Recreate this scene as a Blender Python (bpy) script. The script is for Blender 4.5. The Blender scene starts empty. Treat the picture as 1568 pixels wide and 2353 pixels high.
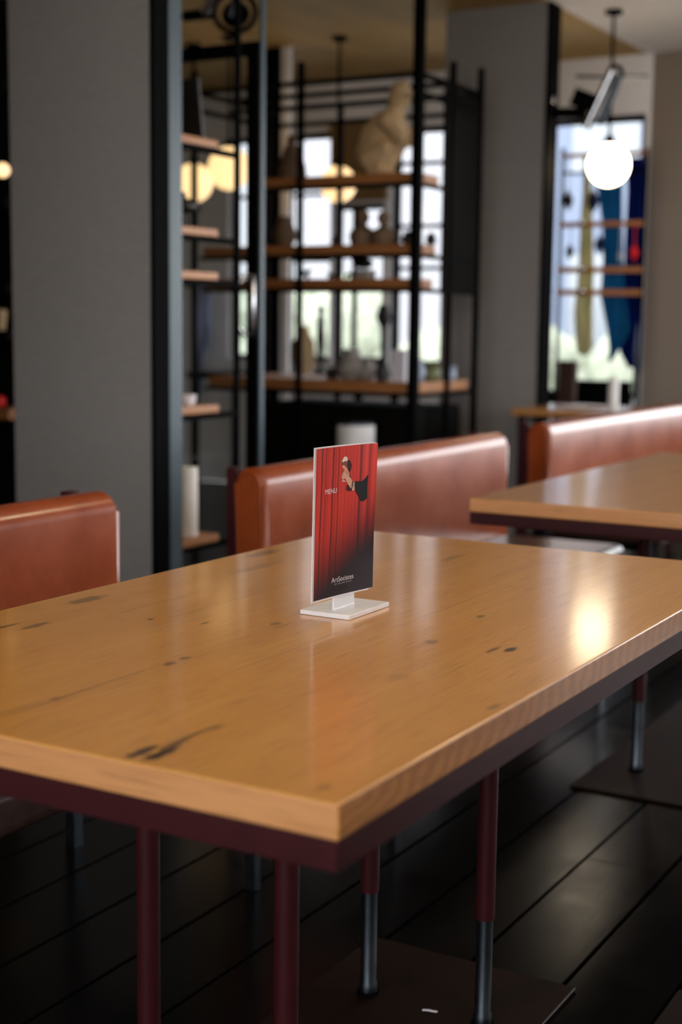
import bpy, bmesh, math, random
from mathutils import Vector, Matrix, noise as mnoise
random.seed(7)
sc = bpy.context.scene
col = sc.collection
PI = math.pi

# ------------------------------------------------------------------ camera
FOC, PITCH, ROLL, YAW = 3272.2, .13208, .01267, .52065          # focal length in pixels of the 1568x2353 frame
CX, CY = 784.0, 1176.5
CAM = Vector((.5963, -1.0419, 1.168))
_fh = Vector((-math.sin(YAW), math.cos(YAW), 0)); _r = Vector((math.cos(YAW), math.sin(YAW), 0)); _u = Vector((0, 0, 1))
_f = math.cos(PITCH)*_fh - math.sin(PITCH)*_u; _d = -math.sin(PITCH)*_fh - math.cos(PITCH)*_u
_c, _s = math.cos(ROLL), math.sin(ROLL)
AX = (_c*_r - _s*_d, _s*_r + _c*_d, _f)                           # right, down, forward
cd = bpy.data.cameras.new('camera'); cam = bpy.data.objects.new('camera', cd); col.objects.link(cam)
cd.sensor_fit = 'VERTICAL'; cd.sensor_height = 36; cd.sensor_width = 24; cd.lens = FOC/2353*36
rot = Matrix((AX[0], -AX[1], -AX[2])).transposed()
cam.matrix_world = Matrix.Translation(CAM) @ rot.to_4x4()
cd.clip_start = .05; cd.clip_end = 200
cd.dof.use_dof = True; cd.dof.focus_distance = 2.08; cd.dof.aperture_fstop = 3.0
sc.camera = cam

def PX(px, py, x=None, y=None, z=None):
    """where the line of sight through a pixel of the photograph meets the plane x=, y= or z="""
    d = AX[0]*((px-CX)/FOC) + AX[1]*((py-CY)/FOC) + AX[2]
    if x is not None: t = (x-CAM.x)/d.x
    elif y is not None: t = (y-CAM.y)/d.y
    else: t = (z-CAM.z)/d.z
    return CAM + t*d

# ------------------------------------------------------------------ world and exposure
w = bpy.data.worlds.new('overcast_sky'); sc.world = w; w.use_nodes = True
nt = w.node_tree; nt.nodes.clear()
wo = nt.nodes.new('ShaderNodeOutputWorld'); wb = nt.nodes.new('ShaderNodeBackground')
wb.inputs[0].default_value = (1, .97, .985, 1); wb.inputs[1].default_value = 7.5
nt.links.new(wb.outputs[0], wo.inputs[0])
sc.view_settings.view_transform = 'Standard'; sc.view_settings.look = 'None'
sc.view_settings.gamma = 1; sc.view_settings.use_curve_mapping = False; sc.view_settings.exposure = .25
try: sc.cycles.use_denoising = True
except Exception: pass
sc.cycles.max_bounces = 6; sc.cycles.diffuse_bounces = 3; sc.cycles.glossy_bounces = 3; sc.cycles.transparent_max_bounces = 10
sc.cycles.use_adaptive_sampling = True; sc.cycles.adaptive_threshold = .03
sc.cycles.sample_clamp_indirect = 6

ROOM = dict(wx=-2.25, ceil=2.8, back=7.56, right=3.2, rear=-4.0, far=-6.6)

def portal(cx, cy, cz, sx, sz, direction):
    """daylight portal filling a window opening: guides sky light in, gives none of its own"""
    l = bpy.data.lights.new('window_portal', 'AREA'); l.shape = 'RECTANGLE'; l.size = sx; l.size_y = sz
    l.cycles.is_portal = True
    o = bpy.data.objects.new('window_portal', l); col.objects.link(o); o.location = (cx, cy, cz)
    o.rotation_euler = Vector(direction).to_track_quat('-Z', 'Y').to_euler()
BACKWIN = [(-5.30, -5.09, .9, 2.46), (-4.85, -4.445, .9, 2.46), (-4.44, -4.03, .9, 1.97), (-3.99, -3.2, .886, 2.46), (-3.02, -2.24, .72, 2.45), (-1.3, 2.9, .7, 2.5)]  # last opening is out of view, added for daylight and bench sheen
RIGHTWIN = [(2.3, 3.95, .75, 2.6), (4.3, 7.15, .75, 2.6)]  # unseen side openings, enlarged for daylight
REARWIN = [(-2.12, .0, .75, 2.65), (.25, 2.2, .75, 2.65)]  # unseen openings behind the camera, enlarged for daylight
for a, b, c, d in BACKWIN: portal((a+b)/2, 7.75, (c+d)/2, b-a, d-c, (0, -1, 0))
for a, b, c, d in RIGHTWIN: portal(3.42, (a+b)/2, (c+d)/2, b-a, d-c, (-1, 0, 0))
for a, b, c, d in REARWIN: portal((a+b)/2, -4.22, (c+d)/2, b-a, d-c, (0, 1, 0))

# ------------------------------------------------------------------ materials
def new_mat(name):
    m = bpy.data.materials.new(name); m.use_nodes = True
    t = m.node_tree; b = t.nodes['Principled BSDF']
    return m, t, b
def N(t, kind, **kw):
    n = t.nodes.new(kind)
    for k, v in kw.items():
        if k.startswith('i_'): n.inputs[k[2:]].default_value = v
        else: setattr(n, k, v)
    return n
def L(t, a, b): t.links.new(a, b)
def obj_coord(t, scale=(1, 1, 1), rotation=(0, 0, 0), gen='Object'):
    tc = N(t, 'ShaderNodeTexCoord'); mp = N(t, 'ShaderNodeMapping')
    mp.inputs['Scale'].default_value = scale; mp.inputs['Rotation'].default_value = rotation
    L(t, tc.outputs[gen], mp.inputs['Vector']); return mp.outputs['Vector']
def ramp(t, fac, stops):
    r = N(t, 'ShaderNodeValToRGB'); el = r.color_ramp.elements
    while len(el) < len(stops): el.new(.5)
    for e, (p, c) in zip(el, stops): e.position = p; e.color = (*c, 1)
    L(t, fac, r.inputs['Fac']); return r.outputs['Color']
def bump(t, b, height, strength=.2, dist=.002):
    bn = N(t, 'ShaderNodeBump'); bn.inputs['Strength'].default_value = strength; bn.inputs['Distance'].default_value = dist
    L(t, height, bn.inputs['Height']); L(t, bn.outputs['Normal'], b.inputs['Normal'])
def noise(t, vec, scale=5, detail=4, rough=.55, dist=0):
    n = N(t, 'ShaderNodeTexNoise'); n.inputs['Scale'].default_value = scale; n.inputs['Detail'].default_value = detail
    n.inputs['Roughness'].default_value = rough; n.inputs['Distortion'].default_value = dist
    L(t, vec, n.inputs['Vector']); return n.outputs['Fac']
def mixc(t, fac, a, b, blend='MIX'):
    m = N(t, 'ShaderNodeMix', data_type='RGBA', blend_type=blend)
    for s, v in ((m.inputs[0], fac), (m.inputs[6], a), (m.inputs[7], b)):
        if isinstance(v, (int, float)): s.default_value = v
        elif isinstance(v, tuple): s.default_value = (*v, 1) if len(v) == 3 else v
        else: L(t, v, s)
    return m.outputs[2]
def math_(t, op, a, b=None, clamp=False):
    m = N(t, 'ShaderNodeMath', operation=op, use_clamp=clamp)
    for i, v in enumerate((a, b)):
        if v is None: continue
        if isinstance(v, (int, float)): m.inputs[i].default_value = v
        else: L(t, v, m.inputs[i])
    return m.outputs[0]

def plain(name, c, rough=.5, metal=0, var=.18, scale=18, bumps=.08, stretch=(1, 1, 1), spec=.5, coat=0):
    """painted, plastered, woven or cast surface: one colour with a fine uneven grain and relief"""
    m, t, b = new_mat(name)
    n = noise(t, obj_coord(t, stretch), scale, 5)
    lo = tuple(x*(1-var) for x in c); hi = tuple(min(1, x*(1+var)) for x in c)
    L(t, ramp(t, n, [(.3, lo), (.7, hi)]), b.inputs['Base Color'])
    b.inputs['Roughness'].default_value = rough; b.inputs['Metallic'].default_value = metal
    b.inputs['Specular IOR Level'].default_value = spec; b.inputs['Coat Weight'].default_value = coat
    if bumps: bump(t, b, n, bumps, .002)
    return m

def wood(name, light, dark, rough=.35, axis='y', knots=(), coat=0.0, coat_rough=.1, board=.0, ringy=0):
    m, t, b = new_mat(name)
    st = {'y': (16, .9, 16), 'x': (.9, 16, 16), 'z': (16, 16, .9)}[axis]
    fs = {'y': (260, 11, 260), 'x': (11, 260, 260), 'z': (260, 260, 11)}[axis]
    big = noise(t, obj_coord(t, st), 1.0, 4, .5, .6); fine = noise(t, obj_coord(t, fs), 1.0, 3, .6)
    mid = noise(t, obj_coord(t, tuple(v*3.3 for v in st)), 1.0, 4, .6, .3)
    f = math_(t, 'ADD', math_(t, 'MULTIPLY', big, .62), math_(t, 'MULTIPLY', mid, .38))
    c = ramp(t, f, [(.33, dark), (.5, tuple((p+q)/2 for p, q in zip(light, dark))), (.66, light)])
    c = mixc(t, math_(t, 'MULTIPLY', math_(t, 'SUBTRACT', .47, fine, True), 3.2, True), c, tuple(v*.5 for v in dark))
    if board:
        tc = N(t, 'ShaderNodeTexCoord'); sx = N(t, 'ShaderNodeSeparateXYZ'); L(t, tc.outputs['Object'], sx.inputs[0])
        wn = N(t, 'ShaderNodeTexWhiteNoise', noise_dimensions='1D')
        L(t, math_(t, 'FLOOR', math_(t, 'DIVIDE', sx.outputs['X'], board)), wn.inputs['W'])
        c = mixc(t, math_(t, 'MULTIPLY', wn.outputs['Value'], .5), c, tuple(v*.8 for v in dark))
    if ringy:
        wv = N(t, 'ShaderNodeTexWave', wave_type='RINGS', rings_direction='X'); wv.inputs['Scale'].default_value = 9
        wv.inputs['Distortion'].default_value = 5; wv.inputs['Detail'].default_value = 2; wv.inputs['Detail Scale'].default_value = 1.5
        L(t, obj_coord(t, (1, 1.0, 3.2)), wv.inputs['Vector'])
        c = mixc(t, math_(t, 'MULTIPLY', wv.outputs['Fac'], ringy), c, tuple(v*.8 for v in dark))
    if knots:
        warp = N(t, 'ShaderNodeTexNoise'); warp.inputs['Scale'].default_value = 60; warp.inputs['Detail'].default_value = 3
        tc = N(t, 'ShaderNodeTexCoord'); L(t, tc.outputs['Object'], warp.inputs['Vector'])
        mask = None; soft = None
        for (kx, ky, rx, ry, k) in knots:
            v1 = N(t, 'ShaderNodeVectorMath', operation='SUBTRACT'); L(t, tc.outputs['Object'], v1.inputs[0]); v1.inputs[1].default_value = (kx, ky, 0)
            v2 = N(t, 'ShaderNodeVectorMath', operation='MULTIPLY'); L(t, v1.outputs[0], v2.inputs[0]); v2.inputs[1].default_value = (1/rx, 1/ry, 0)
            v3 = N(t, 'ShaderNodeVectorMath', operation='LENGTH'); L(t, v2.outputs[0], v3.inputs[0])
            d = math_(t, 'ADD', v3.outputs['Value'], math_(t, 'MULTIPLY', math_(t, 'SUBTRACT', warp.outputs['Fac'], .5), 1.3))
            mr = N(t, 'ShaderNodeMapRange'); mr.inputs[1].default_value = 1.2; mr.inputs[2].default_value = .65; mr.inputs[3].default_value = 0; mr.inputs[4].default_value = k
            L(t, d, mr.inputs[0])
            mask = mr.outputs[0] if mask is None else math_(t, 'MAXIMUM', mask, mr.outputs[0])
        c = mixc(t, mask, c, (.035, .017, .008))
    L(t, c, b.inputs['Base Color']); b.inputs['Roughness'].default_value = rough
    b.inputs['Coat Weight'].default_value = coat; b.inputs['Coat Roughness'].default_value = coat_rough
    bump(t, b, math_(t, 'ADD', fine, mid), .06, .001)
    return m

KN = [(-.799, 1.108, .016, .05, .55), (-.729, .981, .014, .075, .3), (-.783, .596, .014, .042, .6), (-.752, .387, .004, .035, .8), (-.721, .414, .008, .03, .6),
      (-.616, .535, .004, .006, .8), (-.537, .556, .003, .013, .8), (-.452, .608, .007, .011, .55), (-.438, .598, .006, .02, .25), (-.435, .338, .0055, .013, .65), (-.437, .372, .006, .012, .6),
      (-.442, .138, .006, .012, .6), (-.441, .19, .0018, .16, .55), (-.45, .05, .002, .09, .5), (-.232, .095, .0035, .055, .75), (-.229, .14, .006, .013, .45),
      (-.241, .03, .008, .026, .95), (-.221, .038, .008, .028, .98), (-.227, .06, .004, .03, .8), (-.219, .623, .009, .013, .55), (-.232, .813, .006, .011, .6), (-.130, .627, .004, .025, .75),
      (-.111, .637, .007, .016, .95), (-.169, .43, .012, .022, .22), (-.016, .371, .006, .014, .5), (-.036, .033, .007, .012, .4), (-.49, 1.262, .009, .05, .4),
      (-.30, .9, .002, .2, .2), (-.6, .8, .002, .3, .22), (-.35, .5, .0015, .25, .2), (-.68, .66, .0015, .2, .3)]
M = {}
M['table_wood'] = wood('varnished_pine', (.69, .338, .083), (.58, .262, .057), .34, 'y', KN, coat=.75, coat_rough=.13, board=.14)
M['table_wood_far'] = wood('varnished_pine_worn', (.58, .27, .08), (.46, .20, .05), .34, 'y', [(-.3, .4, .01, .03, .5), (-.6, .9, .012, .04, .5), (-.2, 1.1, .008, .02, .6)], coat=.75, coat_rough=.13, board=.12)
M['edge_wood'] = wood('pine_edge_streaked', (.62, .29, .11), (.48, .205, .07), .42, 'x', coat=.2)
M['edge_ring'] = wood('pine_edge_ringed', (.50, .22, .07), (.37, .145, .042), .42, 'y', coat=.2, ringy=.75)
M['shelf_wood'] = wood('shelf_oak', (.50, .22, .08), (.33, .13, .04), .45, 'y')
M['shelf_wood_x'] = wood('shelf_oak_cross', (.46, .19, .06), (.28, .10, .025), .5, 'x')
M['maroon'] = plain('maroon_steel_paint', (.035, .0045, .006), .45, .0, .12, 30, .05, spec=.2)
M['steel'] = plain('bare_steel_tube', (.085, .10, .12), .33, 1, .2, 25, .05)
M['base_plate'] = plain('rusted_brown_plate', (.012, .0055, .0035), .45, 0, .4, 6, .1, spec=.06)
M['black'] = plain('black_steel', (.0025, .0025, .003), .65, 0, .2, 20, .05, spec=.02)
M['blackwood'] = plain('black_panel', (.006, .0055, .005), .75, 0, .3, 12, .1, spec=.03)
M['subfloor'] = plain('black_subfloor', (.002, .002, .002), .9, 0, .3, 12, .1, spec=.05)
M['post_blue'] = plain('blue_grey_steel', (.05, .078, .10), .42, .1, .12, 10, .05, (1, 1, .1))
M['linen'] = plain('grey_linen_wall', (.25, .235, .23), .85, 0, .06, 60, .12, (.5, .5, 2.5), .2)
M['brown_linen'] = plain('brown_linen_wall', (.26, .21, .175), .85, 0, .06, 60, .12, (.5, .5, 2.5), .2)
M['white_wall'] = plain('white_plaster', (.88, .87, .90), .8, 0, .05, 8, .05)
M['ceiling'] = plain('pale_ceiling_plaster', (.84, .81, .81), .9, 0, .05, 6, .05)
M['tan_ceiling'] = plain('tan_timber_ceiling', (.42, .265, .075), .7, 0, .15, 5, .1, (1, .2, 1))
M['tan_panel'] = plain('tan_timber_panel', (.22, .13, .045), .6, 0, .15, 5, .1, (1, 1, .2))
M['dark_wall'] = plain('dark_brown_wall', (.17, .15, .105), .8, 0, .2, 8, .1)
M['white_paint'] = plain('white_powder_coat', (.78, .76, .79), .32, 0, .04, 40, .04)
M['candle'] = plain('white_wax', (.85, .82, .80), .5, 0, .04, 20, .03)
M['stone'] = plain('cream_sandstone', (.54, .37, .20), .8, 0, .15, 20, .2)
M['clay'] = plain('brown_clay', (.16, .10, .06), .7, 0, .25, 15, .2)
M['grey_clay'] = plain('grey_ceramic', (.30, .28, .27), .5, 0, .3, 14, .1)
M['dark'] = plain('dark_bronze', (.015, .014, .013), .45, .3, .3, 15, .1)
M['paper_white'] = plain('white_card', (.72, .70, .76), .6, 0, .05, 10, .03)
M['green_glaze'] = plain('green_glaze', (.14, .15, .07), .3, 0, .3, 12, .05)
M['blue_glaze'] = plain('pale_blue_glaze', (.35, .42, .55), .3, 0, .3, 12, .05)
M['navy_glaze'] = plain('navy_glaze', (.006, .012, .06), .4, 0, .3, 12, .05)
M['red'] = plain('red_lacquer', (.75, .02, .02), .4, 0, .1, 12, .05)
M['brown_leather'] = plain('dark_brown_leather', (.05, .026, .02), .3, 0, .2, 30, .1, spec=.3)
def cloth(name, c):
    m = bpy.data.materials.new(name); m.use_nodes = True; t = m.node_tree; t.nodes.clear()
    o = N(t, 'ShaderNodeOutputMaterial'); mx = N(t, 'ShaderNodeMixShader'); d = N(t, 'ShaderNodeBsdfDiffuse'); tr = N(t, 'ShaderNodeBsdfTranslucent')
    n = noise(t, obj_coord(t, (9, 9, 2)), 2, 4); cc = ramp(t, n, [(.3, tuple(x*.6 for x in c)), (.7, c)])
    L(t, cc, d.inputs[0]); L(t, cc, tr.inputs[0]); mx.inputs[0].default_value = .5
    L(t, d.outputs[0], mx.inputs[1]); L(t, tr.outputs[0], mx.inputs[2]); L(t, mx.outputs[0], o.inputs[0]); return m
M['sc_teal'] = cloth('teal_blue_cloth', (.02, .20, .46)); M['sc_navy'] = cloth('navy_cloth', (.008, .025, .21))
M['sc_yellow'] = cloth('mustard_grey_cloth', (.76, .72, .46)); M['sc_pale'] = cloth('pale_blue_cloth', (.60, .66, .82))
M['brass'] = plain('brass_lamp_fitting', (.3, .2, .08), .3, 1, .1, 20, .03)
M['chrome'] = plain('chrome', (.72, .73, .76), .18, 1, .05, 20, .02)
M['concrete'] = plain('pale_paving', (.25, .25, .25), .9, 0, .15, 2, .1)
M['render'] = plain('white_house_render', (.24, .245, .265), .9, 0, .05, 2, .05)
M['render_blue'] = plain('added_house_tint', (.11, .135, .19), .9, 0, .08, 2, .05)
M['house_glass'] = plain('house_window_glass', (.16, .18, .2), .2, 0, .1, 2, .02)
M['leaf'] = plain('hedge_leaves', (.18, .20, .15), .7, 0, .4, 9, .3)

def leather():
    m, t, b = new_mat('tan_saddle_leather')
    big = noise(t, obj_coord(t, (3, 3, 3)), 2.2, 6, .65); fine = noise(t, obj_coord(t), 320, 2)
    c = ramp(t, big, [(.28, (.195, .034, .007)), (.55, (.26, .049, .009)), (.8, (.315, .066, .013))])
    L(t, c, b.inputs['Base Color'])
    L(t, math_(t, 'ADD', .15, math_(t, 'MULTIPLY', big, .16)), b.inputs['Roughness'])
    b.inputs['Specular IOR Level'].default_value = .5
    bump(t, b, math_(t, 'ADD', math_(t, 'MULTIPLY', fine, .3), big), .05, .002)
    return m
M['leather'] = leather()

def floor_mat():
    m, t, b = new_mat('ebonised_floorboard')
    oi = N(t, 'ShaderNodeObjectInfo')
    v = obj_coord(t, (30, 2.2, 30)); g = noise(t, v, 1, 5, .6)
    big = noise(t, obj_coord(t, (2, 2, 2), gen='Object'), 3, 4)
    c = ramp(t, g, [(.3, (.0016, .0016, .0017)), (.7, (.0042, .0038, .0038))])
    c = mixc(t, math_(t, 'MULTIPLY', oi.outputs['Random'], .5), c, (.0045, .004, .0036))
    sc_ = noise(t, obj_coord(t, (7, 120, 1), (0, 0, .3)), 1, 2, .5)
    c = mixc(t, math_(t, 'MULTIPLY', math_(t, 'SUBTRACT', sc_, .72, True), 2.0, True), c, (.045, .045, .045))
    L(t, c, b.inputs['Base Color'])
    L(t, math_(t, 'ADD', .13, math_(t, 'MULTIPLY', big, .16)), b.inputs['Roughness'])
    b.inputs['Specular IOR Level'].default_value = .09
    bump(t, b, math_(t, 'ADD', g, big), .1, .002)
    return m
M['floor'] = floor_mat()

def glass():
    m = bpy.data.materials.new('clear_glass'); m.use_nodes = True; t = m.node_tree; t.nodes.clear()
    o = N(t, 'ShaderNodeOutputMaterial'); mx = N(t, 'ShaderNodeMixShader'); tr = N(t, 'ShaderNodeBsdfTransparent'); gl = N(t, 'ShaderNodeBsdfGlossy')
    fr = N(t, 'ShaderNodeFresnel'); fr.inputs['IOR'].default_value = 1.45; tr.inputs[0].default_value = (.96, .98, .98, 1); gl.inputs['Roughness'].default_value = .01
    n = noise(t, obj_coord(t), 1.3, 1); bn = N(t, 'ShaderNodeBump'); bn.inputs['Strength'].default_value = .01; L(t, n, bn.inputs['Height']); L(t, bn.outputs[0], gl.inputs['Normal'])
    L(t, fr.outputs[0], mx.inputs[0]); L(t, tr.outputs[0], mx.inputs[1]); L(t, gl.outputs[0], mx.inputs[2]); L(t, mx.outputs[0], o.inputs[0]); return m
M['glass'] = glass()

def glow(name, c, strength):
    m, t, b = new_mat(name)
    n = noise(t, obj_coord(t), 6, 2)
    L(t, ramp(t, n, [(.2, tuple(x*.96 for x in c)), (.8, c)]), b.inputs['Emission Color']); b.inputs['Emission Strength'].default_value = strength
    b.inputs['Base Color'].default_value = (.8, .78, .72, 1); b.inputs['Roughness'].default_value = .3
    return m
M['glow_added'] = glow('added_lamp_glass', (1, .80, .52), 36.0)  # only on the added lamps above the frame
M['glow_mid'] = glow('lit_opal_glass_dimmed', (1, .80, .55), 11.0)
M['glow_warm'] = glow('lit_amber_opal_glass', (1, .64, .29), 1.45)

def card_mat():
    """printed sheet: red stage curtain with dark folds, going black at the foot of the print"""
    m, t, b = new_mat('curtain_print')
    uv = N(t, 'ShaderNodeUVMap', uv_map='UVMap'); sx = N(t, 'ShaderNodeSeparateXYZ'); L(t, uv.outputs[0], sx.inputs[0])
    U, V = sx.outputs['X'], sx.outputs['Y']
    wob = N(t, 'ShaderNodeTexNoise'); wob.inputs['Scale'].default_value = 3; L(t, uv.outputs[0], wob.inputs['Vector'])
    # folds lean a little to the left towards the foot
    u2 = math_(t, 'ADD', math_(t, 'ADD', U, math_(t, 'MULTIPLY', math_(t, 'SUBTRACT', 1, V), .05)), math_(t, 'MULTIPLY', math_(t, 'SUBTRACT', wob.outputs['Fac'], .5), .03))
    mask = None
    for (p, wd, k) in ((.115, .012, .85), (.185, .008, .6), (.305, .012, .85), (.405, .010, .7), (.475, .006, .35), (.60, .006, .35), (.765, .013, .8), (.90, .008, .35), (.03, .01, .5)):
        d = math_(t, 'ABSOLUTE', math_(t, 'SUBTRACT', u2, p))
        mr = N(t, 'ShaderNodeMapRange'); mr.inputs[1].default_value = wd*1.7; mr.inputs[2].default_value = wd*.3; mr.inputs[4].default_value = k
        L(t, d, mr.inputs[0]); mask = mr.outputs[0] if mask is None else math_(t, 'MAXIMUM', mask, mr.outputs[0])
    st = N(t, 'ShaderNodeTexNoise', noise_dimensions='1D'); st.inputs['Scale'].default_value = 16; L(t, u2, st.inputs['W'])
    red = ramp(t, st.outputs['Fac'], [(.3, (.42, .022, .016)), (.7, (.68, .052, .034))])
    red = mixc(t, mask, red, (.035, .008, .010))
    side = math_(t, 'ADD', V, math_(t, 'MULTIPLY', math_(t, 'SUBTRACT', .4, U), .35))
    g = N(t, 'ShaderNodeMapRange', interpolation_type='SMOOTHSTEP'); g.inputs[1].default_value = .62; g.inputs[2].default_value = .08; L(t, side, g.inputs[0])
    c = mixc(t, g.outputs[0], red, (.012, .008, .014))
    L(t, c, b.inputs['Base Color']); b.inputs['Roughness'].default_value = .28
    b.inputs['Specular IOR Level'].default_value = .22
    return m
M['card'] = card_mat()
M['ink_white'] = plain('white_ink', (.80, .77, .80), .4, 0, .03, 20, 0, spec=.12)
M['ink_grey'] = plain('grey_ink', (.35, .32, .36), .4, 0, .03, 20, 0, spec=.12)
M['ink_skin'] = plain('skin_tone_ink', (.62, .36, .25), .4, 0, .25, 160, 0, spec=.12)
M['ink_black'] = plain('black_ink', (.012, .011, .014), .4, 0, .05, 20, 0, spec=.12)
M['ink_brown'] = plain('brown_ink', (.17, .07, .045), .4, 0, .25, 120, 0, spec=.12)
M['ink_cream'] = plain('cream_ink', (.72, .60, .52), .4, 0, .1, 120, 0, spec=.12)
M['ink_shadow'] = plain('dark_red_ink', (.06, .009, .010), .4, 0, .2, 60, 0, spec=.12)

# ------------------------------------------------------------------ mesh helpers
ORG = {}
class MB:
    def __init__(self): self.bm = bmesh.new(); self.bev = False
    def box(self, x0, x1, y0, y1, z0, z1, bevel=0, seg=2):
        r = bmesh.ops.create_cube(self.bm, size=1)
        for v in r['verts']: v.co = Vector((x0+(v.co.x+.5)*(x1-x0), y0+(v.co.y+.5)*(y1-y0), z0+(v.co.z+.5)*(z1-z0)))
        if bevel:
            self.bev = True; es = list({e for v in r['verts'] for e in v.link_edges})
            bmesh.ops.bevel(self.bm, geom=es, offset=bevel, segments=seg, affect='EDGES', profile=.5)
        return self
    def bar(self, p0, p1, w, h=None):
        """square bar between two points"""
        p0, p1 = Vector(p0), Vector(p1); h = h or w; d = (p1-p0).normalized()
        up = Vector((0, 0, 1)) if abs(d.z) < .9 else Vector((0, 1, 0))
        s = d.cross(up).normalized(); q = s.cross(d)
        vs = [self.bm.verts.new(p+s*a*w/2+q*b*h/2) for p in (p0, p1) for a, b in ((-1, -1), (1, -1), (1, 1), (-1, 1))]
        for f in ((3, 2, 1, 0), (4, 5, 6, 7), (0, 1, 5, 4), (1, 2, 6, 5), (2, 3, 7, 6), (3, 0, 4, 7)): self.bm.faces.new([vs[i] for i in f])
        return self
    def tube(self, pts, r, seg=14, caps=True):
        pts = [Vector(p) for p in pts]; rs = r if isinstance(r, (list, tuple)) else [r]*len(pts)
        rings = []; q = None
        for i, p in enumerate(pts):
            d = (pts[min(i+1, len(pts)-1)]-pts[max(i-1, 0)]).normalized()
            if q is None:
                up = Vector((0, 0, 1)) if abs(d.z) < .9 else Vector((1, 0, 0)); q = d.cross(up).normalized()
            q = (q-d*q.dot(d)).normalized(); s = d.cross(q)
            rings.append([self.bm.verts.new(p+(q*math.cos(a)+s*math.sin(a))*rs[i]) for a in [2*PI*k/seg for k in range(seg)]])
        for a, b in zip(rings, rings[1:]):
            for k in range(seg): self.bm.faces.new((a[k], a[(k+1) % seg], b[(k+1) % seg], b[k]))
        if caps: self.bm.faces.new(rings[0][::-1]); self.bm.faces.new(rings[-1])
        return self
    def lathe(self, c, prof, seg=24):
        c = Vector(c); rings = []
        for r, z in prof: rings.append([self.bm.verts.new(c+Vector((r*math.cos(2*PI*k/seg), r*math.sin(2*PI*k/seg), z))) for k in range(seg)])
        for a, b in zip(rings, rings[1:]):
            for k in range(seg): self.bm.faces.new((a[k], a[(k+1) % seg], b[(k+1) % seg], b[k]))
        self.bm.faces.new(rings[0][::-1]); self.bm.faces.new(rings[-1]); return self
    def ball(self, c, r, sx=1, sy=1, sz=1, seg=20, rings=12, rot=None):
        m = Matrix.Translation(Vector(c)) @ (rot or Matrix()) @ Matrix.Diagonal((r*sx, r*sy, r*sz, 1))
        bmesh.ops.create_uvsphere(self.bm, u_segments=seg, v_segments=rings, radius=1, matrix=m); return self
    def prism_y(self, poly, y0, y1, bevel=0):
        """closed outline in x,z drawn along y"""
        a = [self.bm.verts.new((x, y0, z)) for x, z in poly]; b = [self.bm.verts.new((x, y1, z)) for x, z in poly]
        n = len(poly); fs = [self.bm.faces.new(a), self.bm.faces.new(b[::-1])]
        for k in range(n): self.bm.faces.new((a[k], b[k], b[(k+1) % n], a[(k+1) % n]))
        if bevel: bmesh.ops.bevel(self.bm, geom=[e for f in fs for e in f.edges], offset=bevel, segments=3, affect='EDGES')
        return self
    def build(self, name, mat, parent=None, smooth=40, slots=None):
        bm = self.bm; bmesh.ops.recalc_face_normals(bm, faces=bm.faces)
        org = ORG.get(parent.name, Vector()) if parent else Vector()
        if org.length: bmesh.ops.translate(bm, verts=bm.verts, vec=-org)
        me = bpy.data.meshes.new(name)
        bm.to_mesh(me); bm.free()
        ms = mat if isinstance(mat, (list, tuple)) else [mat]
        for m in ms: me.materials.append(m if not isinstance(m, str) else M[m])
        if smooth:
            me.polygons.foreach_set('use_smooth', [True]*len(me.polygons)); me.set_sharp_from_angle(angle=math.radians(smooth))
        o = bpy.data.objects.new(name, me); col.objects.link(o)
        if self.bev:
            wm = o.modifiers.new('weighted_normals', 'WEIGHTED_NORMAL'); wm.keep_sharp = True
        if parent: o.parent = parent; ORG[o.name] = org
        return o
def tag(o, label=None, cat=None, group=None, kind=None):
    for k, v in (('label', label), ('category', cat), ('group', group), ('kind', kind)):
        if v: o[k] = v
    return o
def thing(name, loc, label, cat, group=None, kind=None):
    o = bpy.data.objects.new(name, None); col.objects.link(o); o.location = loc; o.empty_display_size = .05
    ORG[o.name] = Vector(loc); return tag(o, label, cat, group, kind)
def single(mb, name, mat, loc, label, cat, group=None, smooth=40):
    """a thing that is one mesh, with its origin at its base"""
    o = mb.build(name, mat, None, smooth); loc = Vector(loc)
    o.data.transform(Matrix.Translation(-loc)); o.location = loc
    ORG[o.name] = loc; return tag(o, label, cat, group)
def struct(mb, name, mat, label=None, smooth=40):
    o = mb.build(name, mat, None, smooth); o['kind'] = 'structure'; ORG[o.name] = Vector()
    if label: o['label'] = label
    return o

# ------------------------------------------------------------------ the setting
WX, HC, YB, XR, YR, XF = (ROOM[k] for k in ('wx', 'ceil', 'back', 'right', 'rear', 'far'))
fl = struct(MB().box(XF-.1, XR+.1, YR-.1, YB+.1, -.14, -.02), 'floor', 'subfloor', 'near-black floor of wide ebonised boards')
plank_mesh = {}
def plank(x0, y0, ln):
    key = round(ln, 2)
    if key not in plank_mesh:
        o = MB().box(0, .172, 0, key-.004, -.02, 0).build('floorboard', 'floor', fl); plank_mesh[key] = o.data
    else:
        o = bpy.data.objects.new('floorboard', plank_mesh[key]); col.objects.link(o); o.parent = fl
    o.location = (x0, y0, random.uniform(-.0012, 0)); return o
LENS = (2.2, 2.6, 3.0, 3.4)
k = -33
while True:
    x0 = -.426 + .181*k
    if x0 > XR-.18: break
    if x0 > XF:
        y = YR + (random.choice((0, .9, 1.7)) if k != 0 else 0)
        if y > YR: plank(x0, YR, y-YR)
        if k == 0:                                     # the board with the butt joint seen beyond the base plate
            for a, b in ((YR, -1.138), (-1.138, 1.862), (1.862, 4.862), (4.862, 7.55)): plank(x0, a, b-a)
        else:
            while y < YB-.05:
                ln = min(random.choice(LENS), YB-y)
                plank(x0, y, ln); y += ln
    k += 1
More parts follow.
